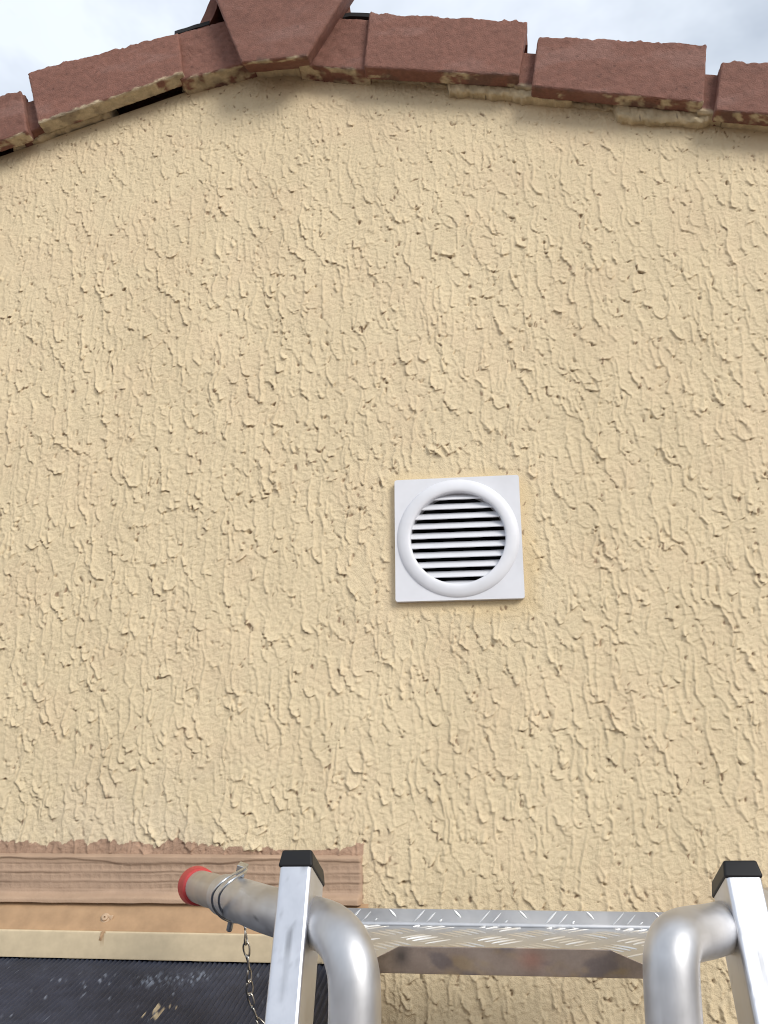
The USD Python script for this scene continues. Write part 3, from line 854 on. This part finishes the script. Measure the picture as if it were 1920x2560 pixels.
for l0, top, sm, h, lb in ((-0.0162, 0.0, smudge_left, 0.0156, "left stile with a long grey smear down its front"), (0.4055, -0.0115, smudge_right, 0.0147, "right stile with a short grey smear")):
    st = part(ladder, "stile", stile_mesh(l0, top), M_alu, 30, sm, label=lb)
    part(st, "end_cap", end_cap(l0, top - 0.001, h), M_cap, 30)
for k in range(12):
    a0 = -0.42 - 0.28 * k
    if a0 > FOOT + 0.15:
        P_ = LAD(np.array([[x, 0.036, a0] for x in np.linspace(0.0160, 0.4068, 4)]))
        part(ladder, "rung", sweep(P_, 0.015, 18), M_plate, 30)

# ------------------------------------------------------------------ the stand-off frame
so = thing("ladder_standoff", "bent aluminium tube stand-off with a tread-plate tray between its tubes, fixed to the ladder", "ladder stand-off", (0.0, -0.50, 3.40))
R1, R2 = 0.02366, 0.0200
LT = np.array([[-0.1377, -0.5140, 3.3845], [-0.1365, -0.5300, 3.4203], [-0.1444, -0.5221, 3.4458], [-0.1576, -0.5050, 3.4569], [-0.1760, -0.4752, 3.4602], [-0.2524, -0.4004, 3.4625], [-0.2908, -0.3386, 3.4612], [-0.3820, -0.2121, 3.4610], [-0.4323, -0.1430, 3.4602]])
LT[8] = LT[8] + 0.48 * (LT[7] - LT[8])
RT = np.array([[0.1296, -0.5614, 3.4027], [0.1310, -0.5756, 3.4449], [0.1354, -0.5694, 3.4627], [0.1479, -0.5471, 3.4673], [0.1881, -0.4899, 3.4628]])


def smooth_path(P, it=3):
    P = np.asarray(P, float)
    for _ in range(it):
        Q = [P[0]]
        for a, b in zip(P[:-1], P[1:]):
            Q += [0.75 * a + 0.25 * b, 0.25 * a + 0.75 * b]
        P = np.array(Q + [P[-1]])
    return P


def tube_color(c0, seed):
    def f(v):
        n = meshkit.fbm(v * 60, 4, seed)
        c = np.tile(np.array(c0), (len(v), 1)) * (0.80 + 0.36 * n[:, None]) * (0.94 + 0.12 * meshkit.fbm(v * np.array([300, 300, 25]), 3, seed + 3)[:, None])
        k = (meshkit.noise(v * np.array([260, 260, 120]), seed + 1) > 0.93) & (meshkit.noise(v * 30, seed + 2) > 0.6)
        c[k] *= 0.45
        return c
    return f


leg_dir = LT[0] - LT[1]; leg_dir = np.array([-0.02, -0.42, -1.0]) / np.linalg.norm([0.02, 0.42, 1.0])
el = np.array([-0.3370, -0.2743, 3.4610])
left_axis = smooth_path(np.vstack([LT[0] + leg_dir * 0.40 + np.array([0, 0.0, 0]), LT[0] + leg_dir * 0.05, LT[1], LT[2], LT[3], LT[4], 0.5 * (LT[4] + LT[5]), LT[5], LT[6], el]))
rend = np.array([0.3520, -0.1446, 3.4480])
er = RT[4] + (rend - RT[4]) * 0.55
right_axis = smooth_path(np.vstack([RT[0] + leg_dir * 0.40, RT[0] + leg_dir * 0.05, RT[1], RT[2], RT[3], RT[4], RT[4] + (rend - RT[4]) * 0.3, er]))
for axis, end, cc in ((left_axis, LT[8], 160), (right_axis, rend, 170)):
    d = (end - axis[-1]) / np.linalg.norm(end - axis[-1])
    rads = np.full(len(axis), R1 if cc == 160 else 0.0225)
    tube = sweep(axis, rads, 40, caps=True)
    tp = part(so, "tube", tube, M_tube, 40, tube_color((0.54, 0.54, 0.55), cc), label="left bent tube" if cc == 160 else "right bent tube")
    L_ = np.linalg.norm(end - axis[-1])
    ip = axis[-1] + d * np.linspace(-0.04, L_ - 0.004, 30)[:, None]
    t_in = np.linspace(-0.04, L_ - 0.004, 30)
    rr_in = R2 + 0.0007 * np.exp(-((t_in - 0.055) / 0.004) ** 2)
    part(so, "inner_tube", sweep(ip, rr_in, 36), M_tube, 40, tube_color((0.49, 0.46, 0.43), cc + 5))
    capp = [(R2 - 0.001, -0.024), (R2 + 0.0022, -0.0215), (R2 + 0.0032, -0.019), (R2 + 0.0037, -0.011), (R2 + 0.0044, -0.004), (R2 + 0.0038, -0.001), (R2 + 0.001, 0.0008), (0.008, 0.0008), (0.0, 0.0008)]
    part(so, "rubber_cap", lathe(capp, end, d, 40), M_red, 40)

# tray: floor, back upstand, front lip with cut corners
TZ, TF, TB = 3.4134, -0.4298, -0.1575
TX0, TX1, T0 = -0.2180, 0.2080, 0.0020
TW0, TW1 = -0.146, 0.146      # narrower at the front
tray_parts = [to_tri(hull_of([(x, y, z) for x, y in ((TW0, TF), (TW1, TF), (TX0, TB), (TX1, TB)) for z in (TZ - T0, TZ)])), box((TX0, TB - 0.0022, TZ + 0.0004), (TX1, TB, TZ + 0.0195))]
# rounded inner bend
bend = grid(np.array([TX0, TX1]), np.linspace(0, 1, 7), lambda X, T: np.stack([X, TB - 0.0022 - 0.004 * (1 - np.sin(T * np.pi / 2)), TZ + 0.0002 + 0.004 * (1 - np.cos(T * np.pi / 2))], -1))
tray_parts.append(bend)
tray = part(so, "tray", join(tray_parts), M_plate, 20, label="tread-plate tray between the two tubes")
lipx = [(-0.152, TZ - 0.0024), (0.152, TZ - 0.0024), (0.152, TZ + 0.0005), (0.0986, TZ + 0.0216), (-0.1077, TZ + 0.0216), (-0.152, TZ + 0.0005)]
lip = to_tri(hull_of([(x, y, z) for x, z in lipx for y in (TF - 0.0030, TF - 0.0008)], 0.0004, 6).refine_to_length(0.0035))


def lip_reflection_color(v):
    """Reflections of the surroundings, painted as brown, reddish and dark blotches."""
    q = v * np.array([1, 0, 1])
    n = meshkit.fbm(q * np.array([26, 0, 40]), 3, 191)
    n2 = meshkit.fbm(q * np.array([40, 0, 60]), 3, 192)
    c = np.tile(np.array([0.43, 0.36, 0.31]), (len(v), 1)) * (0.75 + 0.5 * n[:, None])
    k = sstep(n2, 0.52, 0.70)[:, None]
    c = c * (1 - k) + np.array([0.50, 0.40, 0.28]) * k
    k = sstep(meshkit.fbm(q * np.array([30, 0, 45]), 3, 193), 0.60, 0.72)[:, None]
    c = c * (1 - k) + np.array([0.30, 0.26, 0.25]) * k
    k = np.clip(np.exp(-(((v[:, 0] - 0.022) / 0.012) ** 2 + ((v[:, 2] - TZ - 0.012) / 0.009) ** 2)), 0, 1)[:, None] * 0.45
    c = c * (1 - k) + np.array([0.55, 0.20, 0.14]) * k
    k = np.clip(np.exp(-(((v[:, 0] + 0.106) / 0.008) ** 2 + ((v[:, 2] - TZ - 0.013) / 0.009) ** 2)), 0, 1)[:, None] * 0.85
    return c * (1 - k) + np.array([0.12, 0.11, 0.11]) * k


part(tray, "front_lip", lip, M_lip, 30, lip_reflection_color, label="smooth front lip with cut corners and painted brownish reflections")


def ridge_bar(p, q, up_, w=0.0015, h=0.0017):
    """Lens-shaped raised bar of the tread pattern from p to q."""
    p, q, up_ = (np.asarray(x, float) for x in (p, q, up_))
    d = q - p; L = np.linalg.norm(d); d /= L
    s = np.cross(up_, d)
    t = np.linspace(0, 1, 7)
    wd = w * np.sin(np.clip(t * 0.92 + 0.04, 0, 1) * np.pi) ** 0.6
    rows = []
    for ti, wi in zip(t, wd):
        c = p + d * L * ti
        rows.append([c - s * wi - up_ * 0.0003, c - s * wi * 0.5 + up_ * h * 0.85 * wi / w, c + up_ * h * wi / w, c + s * wi * 0.5 + up_ * h * 0.85 * wi / w, c + s * wi - up_ * 0.0003])
    v = np.array(rows)
    m = 5
    i, j = np.meshgrid(np.arange(6), np.arange(4), indexing="ij")
    a = (i * m + j).ravel()
    return trimesh.Trimesh(v.reshape(-1, 3), np.vstack([np.stack([a, a + m, a + m + 1], 1), np.stack([a, a + m + 1, a + 1], 1)]), process=False)


XA = -0.097
PER, BL, GAP = 0.0838, 0.0395, 0.0115
W_ = TB - 0.0022 - TF       # unrolled: s = 0 at the lip, W_ at the back bend
cnt_bar = 0
for gi_ in range(-7, 8):
    for gj_ in range(-1, 8):
        if (gi_ + gj_) % 2:
            continue
        kind = gi_ % 2
        cx, cs2 = XA + gi_ * PER / 2, W_ - 0.006 - 0.090 * 3 + gj_ * 0.045
        for b in range(-2, 3):
            if kind == 0:     # bars rising to the right, stacked down to the right
                c = np.array([cx, cs2]) + b * GAP * np.array([0.707, -0.707]); dr = np.array([0.707, 0.707])
            else:
                c = np.array([cx, cs2]) + b * GAP * np.array([0.707, 0.707]); dr = np.array([-0.707, 0.707])
            bl = BL * 0.5 * (1.0 if kind == 0 else 0.92)
            p, q = c - dr * bl, c + dr * bl
            if p[1] > q[1]:
                p, q = q, p
            for lo, hi, place, n_up in ((0.003, W_ - 0.004, "floor", (0, 0, 1)), (W_ + 0.004, W_ + 0.0188, "back", (0, -1, 0))):
                if q[1] <= lo or p[1] >= hi:
                    continue
                t0, t1 = max(0, (lo - p[1]) / (q[1] - p[1])), min(1, (hi - p[1]) / (q[1] - p[1]))
                a, e = p + (q - p) * t0, p + (q - p) * t1
                if np.linalg.norm(e - a) < 0.005 or min(a[0], e[0]) < TW0 + (TX0 - TW0) * min(1, max(0, min(a[1], e[1]) / W_)) + 0.004 or max(a[0], e[0]) > TW1 + (TX1 - TW1) * min(1, max(0, min(a[1], e[1]) / W_)) - 0.004:
                    continue
                to = (lambda s: np.array([s[0], TF + s[1], TZ])) if place == "floor" else (lambda s: np.array([s[0], TB - 0.0022, TZ + s[1] - W_]))
                part(tray, "tread_bar", ridge_bar(to(a), to(e), n_up, 0.0015 * RNG.uniform(0.7, 1.15), 0.0017 * RNG.uniform(0.35, 1.1)), M_bar, True)

# ------------------------------------------------------------------ locking pin, wire clip and chain
pin_c = np.array([-0.3145, -0.3051, 3.4612])
pin = thing("locking_pin", "zinc locking pin with wire clip and chain through the left stand-off tube", "locking pin", (-0.303, -0.32, 3.424))
top_, bot_ = np.array([-0.3037, -0.3193, 3.4996]), np.array([-0.3257, -0.2909, 3.4244])
ax_ = (top_ - bot_) / np.linalg.norm(top_ - bot_)
part(pin, "bolt", lathe([(0, 0), (0.0030, 0.0), (0.0036, 0.001), (0.0036, np.linalg.norm(top_ - bot_) - 0.011)], bot_, ax_, 24), M_zinc, 30)
e1 = np.cross(ax_, [0, 1.0, 0]); e1 /= np.linalg.norm(e1); e2 = np.cross(ax_, e1)
hd = []
for s in (0, 1):
    for x in (-1, 1):
        for y in (-1, 1):
            hd.append(top_ - ax_ * (0.0115 if s == 0 else 0.0005) + e1 * x * 0.0047 + e2 * y * 0.0047)
part(pin, "head", to_tri(hull_of(hd, 0.0008, 8)), M_zinc, 30)
wire = np.array([[-0.2985, -0.3262, 3.4982], [-0.3050, -0.3520, 3.4927], [-0.3156, -0.3674, 3.4842], [-0.3228, -0.3659, 3.4759], [-0.3270, -0.3582, 3.4670], [-0.3294, -0.3445, 3.4572], [-0.3292, -0.3247, 3.4465], [-0.3256, -0.3052, 3.4381], [-0.3200, -0.2981, 3.4350], [-0.3101, -0.3023, 3.4348], [-0.3045, -0.3044, 3.4331], [-0.3020, -0.3046, 3.4275]])
wp = spline(wire, 90)
part(pin, "wire_clip", sweep(wp, 0.0014, 12), M_zinc, True)
w2 = wire[:9] + np.array([0.0065, 0.0045, -0.0012])
w2[-1] = wire[8] + np.array([0.003, 0.001, 0.0]); w2[0] = wire[0] + np.array([-0.002, 0.006, -0.002])
part(pin, "wire_clip", sweep(spline(w2, 70), 0.0014, 12), M_zinc, True)

chain_pts = spline(np.array([[-0.3023, -0.3052, 3.4276], [-0.3013, -0.3025, 3.4134], [-0.3008, -0.2983, 3.3994], [-0.2993, -0.2938, 3.3850], [-0.2995, -0.2897, 3.3712], [-0.2995, -0.2851, 3.3560], [-0.2972, -0.2805, 3.3415], [-0.2933, -0.2767, 3.3306], [-0.2861, -0.2734, 3.3205], [-0.2733, -0.2739, 3.3102], [-0.2577, -0.2812, 3.3066], [-0.2403, -0.2959, 3.3093], [-0.2238, -0.3161, 3.3176]]), 400)
arc = np.concatenate([[0], np.cumsum(np.linalg.norm(np.diff(chain_pts, axis=0), axis=1))])
PITCH = 0.0149
tilt = [80, 8, 62, 100, 128, 20, 60, 110, 150, 60, 0, 70, 20, 90, 30]
rl = np.random.default_rng(5)
for k in range(int((arc[-1] - 0.004) / PITCH)):
    s0 = k * PITCH
    pa, pb = (np.array([np.interp(s, arc, chain_pts[:, c]) for c in range(3)]) for s in (s0, s0 + PITCH))
    ax2 = (pb - pa) / np.linalg.norm(pb - pa); mid = (pa + pb) / 2
    v0 = np.cross(ax2, [0.12, 0.99, 0.05]); v0 /= np.linalg.norm(v0)
    v1 = np.cross(ax2, v0)
    an = math.radians(tilt[k % len(tilt)])
    sd = math.cos(an) * v0 + math.sin(an) * v1
    nn = np.cross(ax2, sd)
    t = np.linspace(0, 2 * np.pi, 29)
    hl, hw = PITCH / 2 + 0.0012, 0.0041
    P_ = mid + np.cos(t)[:, None] * ax2 * hl + (np.sign(np.sin(t)) * np.abs(np.sin(t)) ** 0.9)[:, None] * sd * hw + (np.sin(2 * t))[:, None] * nn * 0.0007
    part(pin, "chain_link", sweep(P_, 0.00115, 8, caps=False), M_chain, True)
